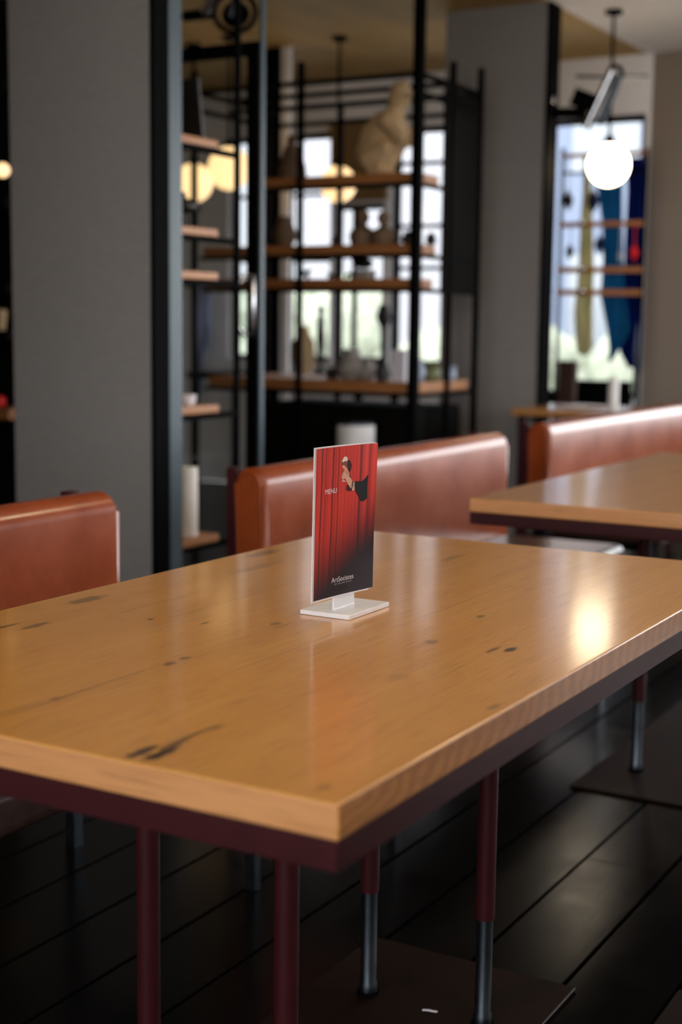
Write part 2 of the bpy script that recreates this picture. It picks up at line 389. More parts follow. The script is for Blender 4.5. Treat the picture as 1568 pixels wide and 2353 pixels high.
struct(MB().box(WX, XR+.1, YR-.1, YB, HC, HC+.12), 'ceiling', 'ceiling', 'pale plaster ceiling over the dining side')
ci = MB().box(XF-.1, WX, YR-.1, YB, HC, HC+.12)
struct(ci, 'ceiling_gallery', 'tan_ceiling', 'tan timber ceiling over the gallery side')

def wall_with_holes(name, axis, c0, c1, a0, a1, holes, mat, label):
    """wall slab between c0 and c1 across its thickness, from a0 to a1 along its length, with openings (a,b,z0,z1)"""
    mb = MB()
    def bx(a, b, z0, z1):
        if b-a > .001 and z1-z0 > .001:
            mb.box(*((a, b, c0, c1) if axis == 'x' else (c0, c1, a, b)), z0, z1)
    cur = a0
    for (a, b, z0, z1) in sorted(holes):
        bx(cur, a, 0, HC); bx(a, b, 0, z0); bx(a, b, z1, HC); cur = b
    bx(cur, a1, 0, HC)
    return struct(mb, name, mat, label)
wall_with_holes('wall_back', 'x', YB, YB+.16, XF-.1, WX+.045, BACKWIN[:5], 'white_wall', 'white plaster end wall of the gallery with tall windows')
wall_with_holes('wall_back_dining', 'x', YB, YB+.16, WX+.045, XR+.1, BACKWIN[5:], 'brown_linen', 'brown fabric end wall beside the gallery window')
wall_with_holes('wall_right', 'y', XR, XR+.16, YR-.1, YB+.16, RIGHTWIN, 'white_wall', 'unseen window wall on the right of the dining side, openings sized for daylight')
wall_with_holes('wall_rear', 'x', YR-.16, YR, XF-.1, XR+.1, REARWIN, 'white_wall', 'unseen window wall behind the camera, openings sized for daylight')
struct(MB().box(XF-.16, XF, YR, YB, 0, HC), 'wall_far', 'dark_wall', 'dark brown far wall of the gallery')
struct(MB().box(WX-.12, WX, YR, .2, 0, HC), 'wall_left', 'linen', 'grey fabric wall left of the dining side')

wn = 0
def window(axis, c, a, b, z0, z1, cols=(), rows=(), fw=.035):
    global wn; wn += 1
    mid = (a+b)/2
    loc = (mid, c, z0) if axis == 'x' else (c, mid, z0)
    t_ = thing('window_%d' % wn, loc, None, None, kind='structure')
    def bx(mb, a_, b_, z_, zz, d): return mb.box(*((a_, b_, c-d, c+d) if axis == 'x' else (c-d, c+d, a_, b_)), z_, zz)
    f = MB(); bx(f, a, a+fw, z0, z1, .03); bx(f, b-fw, b, z0, z1, .03); bx(f, a+fw, b-fw, z0, z0+fw, .03); bx(f, a+fw, b-fw, z1-fw, z1, .03)
    f.build('window_frame', 'black', t_)
    for q in cols: bx(MB(), a+(b-a)*q-.014, a+(b-a)*q+.014, z0+fw, z1-fw, .02).build('muntin', 'black', t_)
    for z in rows: bx(MB(), a+fw, b-fw, z-.013, z+.013, .02).build('muntin', 'black', t_)
    bx(MB(), a+fw, b-fw, z0+fw, z1-fw, .003).build('pane', 'glass', t_)
    return t_
zz = lambda py: PX(985, py, y=YB).z
window('x', YB+.08, *BACKWIN[0], rows=(1.6, 2.05))
window('x', YB+.08, *BACKWIN[1], rows=(1.6, 2.05))
window('x', YB+.08, *BACKWIN[2], cols=(.35,))
window('x', YB+.08, *BACKWIN[3], cols=(.55,), rows=(zz(371), zz(517), zz(615)))
window('x', YB+.08, *BACKWIN[4])
window('x', YB+.08, *BACKWIN[5], cols=(.25, .5, .75))
for h in RIGHTWIN: window('y', XR+.08, *h, cols=(.33, .67))
for h in REARWIN: window('x', YR-.08, *h, cols=(.5,))
struct(MB().box(-4.44, -4.0, YB-.03, YB, 1.99, 2.52), 'trim_1', 'tan_panel', 'brown timber panel above the small gallery window')
struct(MB().box(-3.02, WX-.01, YB-.04, YB+.03, .64, .72).box(-2.72, WX-.01, YB-.05, YB-.01, .72, .83), 'trim_2', 'black', 'black sill under the gallery window')

# partition fins between dining side and gallery, each with a black steel end cap
def fin(name, xa, xb, ya, yb, label):
    o = struct(MB().box(xa, xb, ya, yb, 0, HC), name, 'linen', label)
    return o
f1 = fin('wall_partition_near', PX(26, 500, y=2.68).x, WX-.004, 2.68, 2.78, 'grey fabric partition beside the leftmost bench')
MB().box(WX-.004, WX+.012, 2.676, 2.755, 0, HC).build('end_cap', 'black', f1)
f2 = fin('wall_partition_far', PX(1017, 500, y=5.98).x, WX-.004, 5.98, 6.14, 'grey fabric partition behind the display rack')
MB().box(WX-.004, WX+.014, 5.976, 6.12, 0, HC).build('end_cap', 'black', f2)
struct(MB().box(WX-.05, WX+.012, 2.757, 2.828, 0, HC, .004), 'trim_3', 'post_blue', 'blue-grey steel post at the gallery opening')
yv = 6.4
struct(MB().box(PX(607, 500, y=yv).x, PX(640, 500, y=yv).x, yv, yv+.16, 0, HC), 'trim_4', 'black', 'black steel column behind the rack')
struct(MB().box(PX(640, 500, y=yv).x+.001, PX(659, 500, y=yv).x, yv+.02, yv+.05, 0, HC), 'trim_5', 'white_wall', 'pale strip for the lit side of the steel column behind the rack')  # column's lit side face, put in as a white strip

# glass door across the gallery, open towards the camera's left
yd = 3.6
dr = thing('door_1', (PX(590, 700, y=yd).x, yd, 0), 'black framed glass gallery door with chrome pull handles', None, kind='structure')
xs0, xs1 = PX(574, 500, y=yd).x, PX(598, 500, y=yd).x
zt = PX(590, 97, y=yd).z; zb = PX(590, 126, y=yd).z
xl = xs0-.85
MB().box(xs0, xs1, yd-.022, yd+.022, .02, zt).build('stile', 'black', dr)
MB().box(xs1+.002, xs1+.013, yd-.012, yd+.012, .0, HC).build('jamb', 'post_blue', dr)
MB().box(xl-.05, xl, yd-.022, yd+.022, .02, zt).build('stile', 'black', dr)
MB().box(xl, xs0, yd-.022, yd+.022, zb, zt).build('top_rail', 'black', dr)
MB().box(xl, xs0, yd-.022, yd+.022, .02, .14).build('bottom_rail', 'black', dr)
MB().box(xl, xs0, yd-.004, yd+.004, .14, zb).build('pane', 'glass', dr)
for sx in (-1, 1):
    hx = PX(586, 700, y=yd).x; z1_, z0_ = PX(586, 632, y=yd).z, PX(586, 772, y=yd).z
    h = hx + .026*sx
    MB().tube([(h-.014*sx, yd-.022, z1_), (h-.004*sx, yd-.05, z1_-.008), (h+.008*sx, yd-.065, z1_-.04), (h+.008*sx, yd-.065, z0_+.04), (h-.004*sx, yd-.05, z0_+.008), (h-.014*sx, yd-.022, z0_)], .008, 12).build('pull_handle', 'chrome', dr)

# outside
struct(MB().box(-40, 30, YB+.16, 60, -.35, -.2).box(XR+.16, 60, -40, YB+.16, -.35, -.2).box(-40, XR+.16, -40, YR-.16, -.35, -.2), 'ground', 'concrete', 'pale paving outside the windows')
def hedge(name, x0, x1, y, h, label):
    mb = MB()
    for i in range(26):
        mb.ball((random.uniform(x0, x1), y+random.uniform(-.5, .5), random.uniform(0, h)), random.uniform(.35, .7), seg=10, rings=7)
    o = mb.build(name, 'leaf'); o.location = (0, 0, 0)
    return tag(o, label, 'hedge')
hedge('hedge', -14, -8.0, 16, 1.3, 'clipped green hedge outside the left gallery windows')
hedge('hedge', -6.5, -3.6, 14, .7, 'low green hedge outside the window by the hanging scarves')
def house(x0, x1, y, h, mat, label):
    t_ = thing('house', ((x0+x1)/2, y, -.2), label, 'house')
    MB().box(x0, x1, y, y+5, -.2, h).build('wall', mat, t_)
    MB().prism_y([(x0-.4, h), (x1+.4, h), ((x0+x1)/2, h+2)], y-.3, y+5.3).build('roof', 'concrete', t_)
    n = int((x1-x0)/2.6)
    for r in range(3):
        for k in range(n):
            if random.random() < .45:
                MB().box(x0+.9+k*2.6, x0+2.0+k*2.6, y-.03, y, .9+r*2.7, 2.3+r*2.7).build('house_window', 'house_glass', t_)
    return t_
house(-26, -9.05, 22, 8.5, 'render', 'white rendered house seen through the left gallery windows')  # height raised to fill the windows and hold down their brightness
house(-8.75, -1, 21, 8.5, 'render_blue', 'added pale blue house tinting the window behind the hanging scarves')  # added house; its blue gives the window behind the scarves its tint

# ------------------------------------------------------------------ tables
def make_table(x, y, W, Lg, top_mat, label, z=.75):
    t_ = thing('dining_table', (x-W/2, y+Lg/2, 0), label, 'table', 'pine dining tables in a row')
    mb = MB().box(x-W, x, y, y+Lg, z-.0345, z, .0032, 3)
    tt = mb.build('tabletop', [top_mat, 'edge_wood', 'edge_ring'], t_)
    # keep the grain coordinates at the near corner of the table
    off = ORG[t_.name] - Vector((x, y, z))
    tt.data.transform(Matrix.Translation(off)); tt.location = Vector((x, y, z)) - ORG[t_.name]
    for p in tt.data.polygons:
        n = p.normal
        p.material_index = 1 if abs(n.y) > .72 else (2 if abs(n.x) > .72 else 0)
    zt, zb_ = z-.0345, z-.0345-.0295
    i = .002; th = .008
    for nm, b in (('apron_rail', (x-W+i, x-i, y+i, y+i+th)), ('apron_rail', (x-W+i, x-i, y+Lg-i-th, y+Lg-i)),
                  ('apron_rail', (x-W+i, x-W+i+th, y+i+th, y+Lg-i-th)), ('apron_rail', (x-i-th, x-i, y+i+th, y+Lg-i-th))):
        MB().box(*b, zb_, zt, .0012, 2).build(nm, 'maroon', t_)
    MB().box(x-W+i+th, x-i-th, y+i+th, y+Lg-i-th, zt-.006, zt).build('underside_plate', 'black', t_)
    for lx in (x-.527, x-.309):
        for ly in (y+.412, y+Lg-.438):
            lg = MB().tube([(lx, ly, .193), (lx, ly, zt-.006)], .0158, 24).build('leg', 'maroon', t_)
            MB().tube([(lx, ly, .012), (lx, ly, .026), (lx, ly, .03), (lx, ly, .195)], [.0155, .0155, .0135, .0135], 24).build('leg_sleeve', 'steel', lg)
            MB().tube([(lx, ly, .005), (lx, ly, .012)], .019, 24).build('foot_collar', 'black', lg)
    MB().box(x-.632, x-.222, y+.2, y+Lg-.228, 0.0005, .0065, .0015, 1).build('base_plate', 'base_plate', t_)
    return t_
make_table(0, 0, .836, 1.472, 'table_wood', 'nearest pine dining table carrying the menu stand')
make_table(-.005, 2.098, .84, 1.545, 'table_wood_far', 'pine dining table at the right behind the nearest table')

# ------------------------------------------------------------------ benches
def arch(xa, xb, z0, ztop, n=12, lean=.0):
    r = (xb-xa)/2; cx = (xa+xb)/2
    pts = [(xb+lean, z0)] + [(cx+r*math.cos(a), ztop-r*.92+r*.92*math.sin(a)) for a in [PI*k/n for k in range(n+1)]] + [(xa, z0)]
    return pts
def make_bench(xr, y0, y1, label, ztop=.803, seat0=.02):
    b = thing('leather_bench', (xr-.05, (y0+y1)/2, 0), label, 'bench', 'tan leather benches along the partition')
    xa, xb = xr-.046, xr+.046
    MB().prism_y(arch(xa, xb, .45, ztop, 14, .012), y0, y1, .013).build('backrest', 'leather', b, 60)
    for ye, s in ((y0, -1), (y1, 1)):
        ep = MB().prism_y(arch(xa+.014, xb-.014, .47, ztop-.016, 12, .008), ye-.001 if s < 0 else ye-.004, ye+.004 if s < 0 else ye+.001, 0).build('end_panel', 'leather', b, 60)
        path = [(px_, ye+s*.001, pz) for px_, pz in arch(xa+.012, xb-.012, .47, ztop-.014, 14, .008)]
        MB().tube(path, .0035, 8).build('piping', 'leather', ep, 60)
        py = ye - s*.03
        bp = MB().box(xa-.034, xa-.004, py-.016, py+.016, .2, ztop-.004, .002, 1).build('back_post', 'maroon', b)
        MB().box(xa-.032, xa-.006, py-.014, py+.014, 0, .2).build('post_sleeve', 'steel', bp)
        MB().box(xr+.40, xr+.425, py-.012, py+.012, 0, .372, .002, 1).build('front_leg', 'steel', b)
        MB().bar((xa-.004, py, .36), (xr+.40, py, .36), .024).build('seat_rail', 'black', b)
    MB().box(xr+.05, xr+.485, y0+seat0, y1-.02, .372, .458, .026, 4).build('seat', 'brown_leather', b, 60)
    return b
make_bench(-1.372, -.165, 1.352, 'tan leather bench at the left edge, beside the nearest table')
make_bench(-1.378, 1.935, 3.468, 'tan leather bench in the middle, behind the menu stand')
make_bench(-1.425, 3.975, 5.72, 'tan leather bench farthest back, below the hanging scarves')

# ------------------------------------------------------------------ menu stand
ms = thing('menu_stand', (-.4175, .742, .75), 'white table stand holding a red curtain menu card', 'menu stand')
MB().box(-.4585, -.3765, .682, .803, .7502, .757, .0008, 1).build('stand_base', 'white_paint', ms)
MB().prism_y([(-.4175, .757), (-.4145, .757), (-.4145, .82), (-.4175, .82)], .704, .763).build('stand_neck', 'white_paint', ms)
MB().tube([(-.4155, .705, .7575), (-.4155, .762, .7575)], .0025, 8).build('weld_bead', 'white_paint', ms)
CO = Vector((-.412, .642, .78)); CU = Vector((.016, .147, 0)); CV = Vector((0, 0, .215)); CN = CU.cross(CV).normalized()
def cardpt(u, v, off=0):
    """a point of the gently curled sheet; u across, v up, off proud of the print"""
    curl = .006*max(0, u-.7)**2*11*max(0, v-.35) - .0025*math.sin(PI*u) + .0022*max(0, .12-u)/.12*(v*.3)
    u = .018*(v) + u*(.982+.002*v)
    return CO + CU*u + CV*v + CN*(curl+off)
def sheet(name, mat, parent, off, u0, u1, v0, v1, thick, n=20, mcount=16):
    bm = bmesh.new(); uvl = bm.loops.layers.uv.new('UVMap'); grid = []
    for side in (0, 1):
        grid.append([[bm.verts.new(cardpt(u0+(u1-u0)*i/n, v0+(v1-v0)*j/mcount, off-side*thick)) for j in range(mcount+1)] for i in range(n+1)])
    def quad(vs, uvs):
        f = bm.faces.new(vs)
        for lp, q in zip(f.loops, uvs): lp[uvl].uv = q
    for i in range(n):
        for j in range(mcount):
            q = [(i, j), (i+1, j), (i+1, j+1), (i, j+1)]; uvq = [(u0+(u1-u0)*a/n, v0+(v1-v0)*b/mcount) for a, b in q]
            quad([grid[0][a][b] for a, b in q], uvq); quad([grid[1][a][b] for a, b in q[::-1]], uvq[::-1])
    rim = [(i, 0) for i in range(n)] + [(n, j) for j in range(mcount)] + [(i, mcount) for i in range(n, 0, -1)] + [(0, j) for j in range(mcount, 0, -1)]
    for a, b in zip(rim, rim[1:]+rim[:1]):
        quad([grid[0][a[0]][a[1]], grid[1][a[0]][a[1]], grid[1][b[0]][b[1]], grid[0][b[0]][b[1]]], [(a[0]/n, a[1]/mcount)]*4)
    mb = MB(); mb.bm.free(); mb.bm = bm
    return mb.build(name, mat, parent, 40)
back = sheet('backing_plate', 'white_paint', ms, -.0016, -.016, .945, -.012, 1.004, .0014)
white = sheet('paper_sheet', 'paper_white', ms, -.0007, -.008, .985, -.004, 1.0, .0004)
card = sheet('menu_card', 'card', ms, 0, .004, .998, 0, .996, .0004)

def flat(name, poly, mat, off=.00025, sub=5):
    """a flat printed shape on the card, following its curl"""
    bm = bmesh.new(); vs = [bm.verts.new((u, v, 0)) for u, v in poly]; bm.faces.new(vs)
    bmesh.ops.triangulate(bm, faces=bm.faces); bmesh.ops.subdivide_edges(bm, edges=bm.edges, cuts=2, use_grid_fill=True)
    for v in bm.verts: v.co = cardpt(v.co.x, v.co.y, off)
    mb = MB(); mb.bm.free(); mb.bm = bm
    return mb.build(name, mat, card, 0)
def ell(cu, cv, ru, rv, n=16, rot=0): return [(cu+ru*math.cos(2*PI*k/n)*math.cos(rot)-rv*math.sin(2*PI*k/n)*math.sin(rot), cv+ru*math.cos(2*PI*k/n)*math.sin(rot)+rv*math.sin(2*PI*k/n)*math.cos(rot)) for k in range(n)]
flat('goblet_shadow', [(.535, .905), (.585, .893), (.612, .862), (.60, .832), (.575, .815), (.545, .835), (.53, .86)], 'ink_shadow', .00015)
flat('hand_shadow', [(.56, .80), (.60, .79), (.60, .76), (.64, .73), (.62, .69), (.55, .69), (.52, .705), (.53, .73), (.56, .75)], 'ink_shadow', .00015)
flat('printed_goblet', [(.435, .893), (.54, .90), (.536, .875), (.517, .853), (.49, .848), (.462, .862), (.443, .878)], 'ink_brown', .0003)
flat('goblet_cream', [(.437, .893), (.452, .903), (.462, .915), (.485, .925), (.515, .925), (.535, .914), (.54, .90), (.52, .893), (.49, .896), (.465, .89)], 'ink_cream', .00035)
flat('goblet_foot', ell(.48, .763, .035, .004, 12, -.1), 'ink_cream', .0003)
# hand: palm and wrist, then the fingers laid over it one by one
flat('printed_palm', [(.487, .835), (.53, .842), (.556, .817), (.575, .79), (.61, .765), (.665, .738), (.662, .692), (.625, .69), (.59, .713), (.555, .735), (.525, .76), (.495, .785), (.478, .80)], 'ink_skin', .0003)
def finger(name, pts, r):
    mb = []
    up, dn = [], []
    for i, (u, v) in enumerate(pts):
        p, q = pts[max(i-1, 0)], pts[min(i+1, len(pts)-1)]
        dx, dy = q[0]-p[0], (q[1]-p[1])*1.45; l_ = math.hypot(dx, dy); rr = r*(.55 if i == len(pts)-1 else 1)
        up.append((u-dy/l_*rr, v+dx/l_*rr*.69)); dn.append((u+dy/l_*rr, v-dx/l_*rr*.69))
    flat(name, up+dn[::-1], 'ink_skin', .0004)
finger('index_finger', [(.53, .83), (.505, .845), (.475, .858), (.452, .864)], .016)
finger('middle_finger', [(.515, .812), (.49, .818), (.47, .815), (.462, .803)], .015)
finger('ring_finger', [(.505, .80), (.478, .805), (.455, .80), (.448, .786)], .015)
finger('little_finger', [(.505, .785), (.482, .787), (.466, .782), (.462, .772)], .013)
finger('thumb', [(.555, .80), (.535, .822), (.512, .842), (.497, .853)], .015)
flat('bracelet', [(.618, .758), (.636, .752), (.628, .718), (.612, .69), (.60, .697), (.614, .722)], 'ink_black', .0005)
flat('printed_sleeve', [(.668, .752), (.72, .750), (.785, .746), (.83, .765), (.873, .79), (.866, .70), (.868, .625), (.81, .607), (.76, .612), (.72, .65), (.67, .69), (.66, .72)], 'ink_black', .0004)

def words(name, text, u0, u1, v0, mat, size_v, shear=0, off=.0004, spacing=1.0, thin=.0):
    cu = bpy.data.curves.new('lettering', 'FONT'); cu.body = text; cu.size = 1; cu.space_character = spacing; cu.resolution_u = 3; cu.offset = -thin
    tmp = bpy.data.objects.new('lettering', cu); col.objects.link(tmp)
    dg = bpy.context.evaluated_depsgraph_get(); me = bpy.data.meshes.new_from_object(tmp.evaluated_get(dg))
    bpy.data.objects.remove(tmp); bpy.data.curves.remove(cu)
    xs = [v.co.x for v in me.vertices]; x0, x1 = min(xs), max(xs)
    ys = [v.co.y for v in me.vertices]; cap = max(ys)
    bm = bmesh.new(); bm.from_mesh(me); bpy.data.meshes.remove(me)
    for v in bm.verts: v.co = cardpt(u0+(v.co.x-x0)/(x1-x0)*(u1-u0), v0+v.co.y/cap*size_v, off)
    mb = MB(); mb.bm.free(); mb.bm = bm
    o = mb.build(name, mat, card, 0); return o
words('menu_lettering', 'MENU', .168, .362, .692, 'ink_white', .032, thin=.004)
words('name_lettering', 'ArtSociates', .305, .672, .093, 'ink_white', .033, thin=.004, spacing=1.03)
words('subtitle_lettering', 'ART GALLERY & CAFE', .352, .64, .0735, 'ink_grey', .0115, spacing=1.15)

# ------------------------------------------------------------------ shelf unit at the gallery opening
xs = -2.31
yA, yB_ = 2.835, PX(545, 500, x=xs).y
su = thing('shelf_unit', (xs-.12, (yA+yB_)/2, 0), 'narrow black steel shelf unit with short oak boards beside the blue-grey post', 'shelf unit')
for yy, xx in ((yB_, xs), (yB_, xs-.26)): MB().box(xx-.009, xx+.009, yy-.009, yy+.009, 0, HC).build('post', 'black', su)
plk = {}
for i, (pyw, pyl) in enumerate(((291, 326), (508, 537), (614, 640), (936, 955), (1240, 1262))):
    z_ = PX(414, pyl, x=xs).z; zt_ = z_+.028
    MB().box(xs-.012, xs+.006, yA, yB_-.009, z_-.02, z_).build('shelf_arm', 'black', su)
    MB().box(xs-.27, xs-.252, yA+.009, yB_-.009, z_-.02, z_).build('shelf_arm', 'black', su)
    ye = PX(500 if i < 3 else 502, pyw, x=xs).y
    MB().box(xs-.25, xs+.004, yA+.002, ye, z_, zt_, .004, 2).build('shelf_board', 'shelf_wood', su); plk[i] = zt_
c = PX(431, 1240, x=xs-.06)
single(MB().lathe((c.x, c.y, plk[4]), [(.0, 0), (.037, .0), (.037, .24), (.033, .245), (.012, .243), (.0, .24)]), 'pillar_candle', 'candle', (c.x, c.y, plk[4]), 'thick white pillar candle on the lowest oak board', 'candle')
c = PX(428, 915, x=xs-.08)
single(MB().lathe((c.x, c.y, plk[3]), [(0, 0), (.028, 0), (.034, .012), (.036, .035), (.034, .036), (.0, .02)]), 'small_dish', 'paper_white', (c.x, c.y, plk[3]), 'small pale dish on the fourth oak board', 'dish')
c = PX(437, 300, x=xs-.1)
bk = thing('framed_board', (c.x, c.y, plk[0]), 'black framed board leaning on the topmost oak board', 'picture')
MB().bar((c.x, c.y-.03, plk[0]), (c.x, c.y-.06, plk[0]+.2), .16, .012).build('board', 'dark', bk)
MB().bar((c.x-.08, c.y-.032, plk[0]), (c.x-.08, c.y-.062, plk[0]+.2), .012, .02).build('frame_edge', 'black', bk)
c = PX(431, 440, x=xs-.06)
br = thing('bird_figurine', (c.x, c.y, plk[1]), 'small black bird figurine in front of a lit globe', 'figurine')
MB().ball((c.x, c.y, plk[1]+.075), .028, 1, 1.5, .9).ball((c.x, c.y-.035, plk[1]+.105), .017).build('bird_body', 'dark', br)
MB().tube([(c.x, c.y, plk[1]), (c.x, c.y, plk[1]+.055)], .006, 8).build('bird_stand', 'dark', br)
MB().tube([(c.x, c.y+.03, plk[1]+.075), (c.x, c.y+.085, plk[1]+.07)], [.012, .004], 8).build('bird_tail', 'dark', br)

# ------------------------------------------------------------------ display rack
ry0, ry1, rx1 = 4.98, 5.664, -2.472
rx0 = -3.74
rk = thing('display_rack', ((rx0+rx1)/2, (ry0+ry1)/2, 0), 'tall black steel display rack with oak shelves in the gallery', 'rack')
ztop = PX(955, 170, y=ry0).z
MB().box(rx1-.022, rx1+.022, ry0-.022, ry0+.022, 0, HC).build('corner_post', 'black', rk)
xm = PX(690, 500, y=ry0).x; xm2 = PX(780, 500, y=ry1).x
for (x_, y_, top) in ((xm, ry0, ztop+.10), (rx0, ry0, ztop+.10), (xm2, ry1, ztop), (rx1, ry1, ztop+.13), (rx0, ry1, ztop+.1), (rx1, PX(1035, 500, x=rx1).y, ztop+.11)):
    MB().box(x_-.013, x_+.013, y_-.013, y_+.013, 0, top).build('post', 'black', rk)
for dz in (0, -.085, -.15):
    yq = ry0 if dz == 0 else ry0+.33; zq = ztop if dz == 0 else PX(955, 200 if dz > -.1 else 228, y=yq).z
    MB().bar((rx0, yq, zq), (rx1, yq, zq), .022).build('rail', 'black', rk)
    if dz > -.1:
        MB().bar((rx1, ry0, ztop+dz), (rx1, ry1, ztop+dz), .022).build('rail', 'black', rk)
        MB().bar((rx0, ry1, ztop+dz), (rx1, ry1, ztop+dz), .022).build('rail', 'black', rk)
        MB().bar((rx0, ry0, ztop+dz), (rx0, ry1, ztop+dz), .022).build('rail', 'black', rk)
sz = {}
for i, (py, yend, xa) in enumerate(((405, 5.215, PX(606, 405, y=ry0).x), (570, 5.20, PX(466, 570, y=ry0).x), (650, 5.17, PX(470, 650, y=ry0).x), (893, 5.60, PX(478, 880, y=ry0).x))):
    z_ = PX(955, py, y=ry0).z; th = .044 if i != 3 else .05
    MB().box(xa, rx1-.004, ry0+.004, yend, z_-th/2, z_+th/2, .004, 2).build('shelf_board', 'shelf_wood_x', rk); sz[i] = z_+th/2
    MB().bar((xa-.02, ry0+.01, z_-th/2-.012), (rx1, ry0+.01, z_-th/2-.012), .02).build('shelf_rail', 'black', rk)
    MB().bar((rx1, ry0, z_-th/2-.012), (rx1, ry1, z_-th/2-.012), .02).build('shelf_rail', 'black', rk)
za, zb2 = PX(1060, 672, x=rx1).z, ztop-.02
MB().box(rx1-.012, rx1+.004, PX(1022, 400, x=rx1).y, ry1-.014, za, zb2).build('side_panel', 'blackwood', rk)

# things on the rack
def at(px, py, dy=.11): return PX(px, py, y=ry0+dy)
def statue(px):
    s = 1/FOC*(at(880, 300)-CAM).dot(AX[2])
    p0 = at(880, 395); base = Vector((p0.x, p0.y, sz[0]))
    ux = Vector((1, .0, 0)); mb = MB()
    def P(qx, qy, depth=0): return base + Vector(((qx-880)*s*1.12, depth, (395-qy)*s))
    def limb(a, b, ra, rb, n=9):
        for i in range(n):
            t = i/(n-1); mb.ball(a.lerp(b, t), (ra+(rb-ra)*t)*s, seg=12, rings=8)
    mb.ball(P(917, 220), 29*s, .95, .9, 1.25, rot=Matrix.Rotation(.2, 4, 'Y'))
    mb.ball(P(940, 224), 7*s, 1, .8, 1.4)
    limb(P(910, 246), P(899, 275), 21, 27); limb(P(900, 274), P(862, 300), 26, 34); limb(P(862, 300), P(846, 345), 34, 34)
    limb(P(900, 283), P(866, 330), 36, 40); limb(P(880, 284), P(850, 345), 34, 33); limb(P(850, 340), P(862, 372), 30, 22)
    for sd in (-1, 1):
        d = sd*.06
        limb(P(900, 278, d), P(934, 316, d*1.1), 19, 14); limb(P(934, 316, d*1.1), P(900, 334, d*.3), 13, 10)
        limb(P(856, 358, d*.8), P(900, 334, d), 24, 18); limb(P(900, 334, d), P(880, 380, d*.8), 17, 12)
        limb(P(862, 388, d*.8), P(900, 390, d*.8), 9, 7)
    o = mb.build('seated_statue', 'stone')
    o.data.transform(Matrix.Translation(-base)); o.location = base
    r = o.modifiers.new('remesh', 'REMESH'); r.mode = 'VOXEL'; r.voxel_size = .0075; r.use_smooth_shade = True
    sm = o.modifiers.new('smooth', 'SMOOTH'); sm.factor = .6; sm.iterations = 8
    return tag(o, 'cream stone statue of a seated figure hugging its knees', 'statue')
statue(880)
def lathe_thing(name, px, shelf, prof, mat, label, cat, dy=.11, group=None):
    c = at(px, 500, dy); c.z = sz[shelf]
    return single(MB().lathe(c, prof), name, mat, c, label, cat, group)
c = at(672, 400, .12); c.z = sz[0]
cf = thing('robed_figure', c, 'dark robed figurine at the left end of the top rack shelf', 'figurine')
MB().lathe(c, [(0, 0), (.075, 0), (.07, .06), (.045, .15), (.03, .17), (.0, .175)], 16).build('robe', 'clay', cf)
MB().ball(c+Vector((0, 0, .195)), .027).build('head', 'clay', cf)
def vase(px, shelf, h, r, mat, label, neck=.45, dy=.11, name='vase', cat='vase'):
    return lathe_thing(name, px, shelf, [(0, 0), (r*.6, 0), (r*.95, h*.25), (r, h*.45), (r*.75, h*.72), (r*neck, h*.84), (r*neck*1.15, h), (r*neck*.9, h), (r*neck*.7, h*.86), (0, h*.8)], mat, label, cat, dy)
def bust(px, shelf, h, mat, label):
    c = at(px, 500, .12); c.z = sz[shelf]
    t_ = thing('bust', c, label, 'bust')
    MB().lathe(c, [(0, 0), (h*.34, 0), (h*.42, h*.25), (h*.36, h*.45), (h*.14, h*.58), (h*.12, h*.66), (0, h*.67)], 16).build('shoulders', mat, t_)
    MB().ball(c+Vector((0, 0, h*.83)), h*.22, .95, 1, 1.05).build('head', mat, t_)
    return t_
bust(834, 1, .165, 'clay', 'brown clay bust on the second rack shelf, left of the pair')
bust(882, 1, .155, 'clay', 'brown clay bust on the second rack shelf, right of the pair')
vase(776, 1, .05, .03, 'dark', 'squat black pot left of the clay busts', .7)
vase(655, 1, .15, .06, 'clay', 'dark brown vase at the left end of the second rack shelf', .6)
vase(940, 1, .065, .035, 'dark', 'small black pot behind the rack corner post', .6)
vase(992, 1, .055, .028, 'dark', 'small black pot at the right end of the second shelf', .6, .14)
def animal(px, shelf, s_, mat, label, face=1):
    c = at(px, 600, .1); c.z = sz[shelf]
    t_ = thing('animal_figurine', c, label, 'figurine')
    mb = MB().ball(c+Vector((0, 0, s_*.75)), s_*.5, 1.5, .7, .75)
    mb.build('body', mat, t_)
    MB().ball(c+Vector((face*s_*.75, 0, s_*1.12)), s_*.27, 1.2, .8, .9).build('head', mat, t_)
    for dx in (-.5, .5):
        for dy_ in (-.2, .2): MB().tube([c+Vector((dx*s_, dy_*s_, 0)), c+Vector((dx*s_, dy_*s_, s_*.6))], s_*.12, 6).build('leg', mat, t_)
    return t_
animal(700, 2, .04, 'dark', 'black animal figurine nearest the left on the third rack shelf', 1)
animal(762, 2, .026, 'dark', 'tiny black animal figurine in the middle of the third shelf', -1)
animal(803, 2, .03, 'dark', 'small black animal figurine beside the plinth', 1)
c = at(840, 640); c.z = sz[2]
pb = thing('raven_on_plinth', c, 'black raven perched on a grey plinth on the third shelf', 'figurine')
MB().box(c.x-.04, c.x+.04, c.y-.035, c.y+.035, c.z, c.z+.045, .003).build('plinth', 'grey_clay', pb)
MB().ball(c+Vector((-.01, 0, .075)), .034, 1.5, .8, .8).build('raven_body', 'dark', pb)
MB().ball(c+Vector((-.055, 0, .092)), .018, 1.4, .9, .9).build('raven_head', 'dark', pb)
c = at(636, 640, .1); c.z = sz[2]
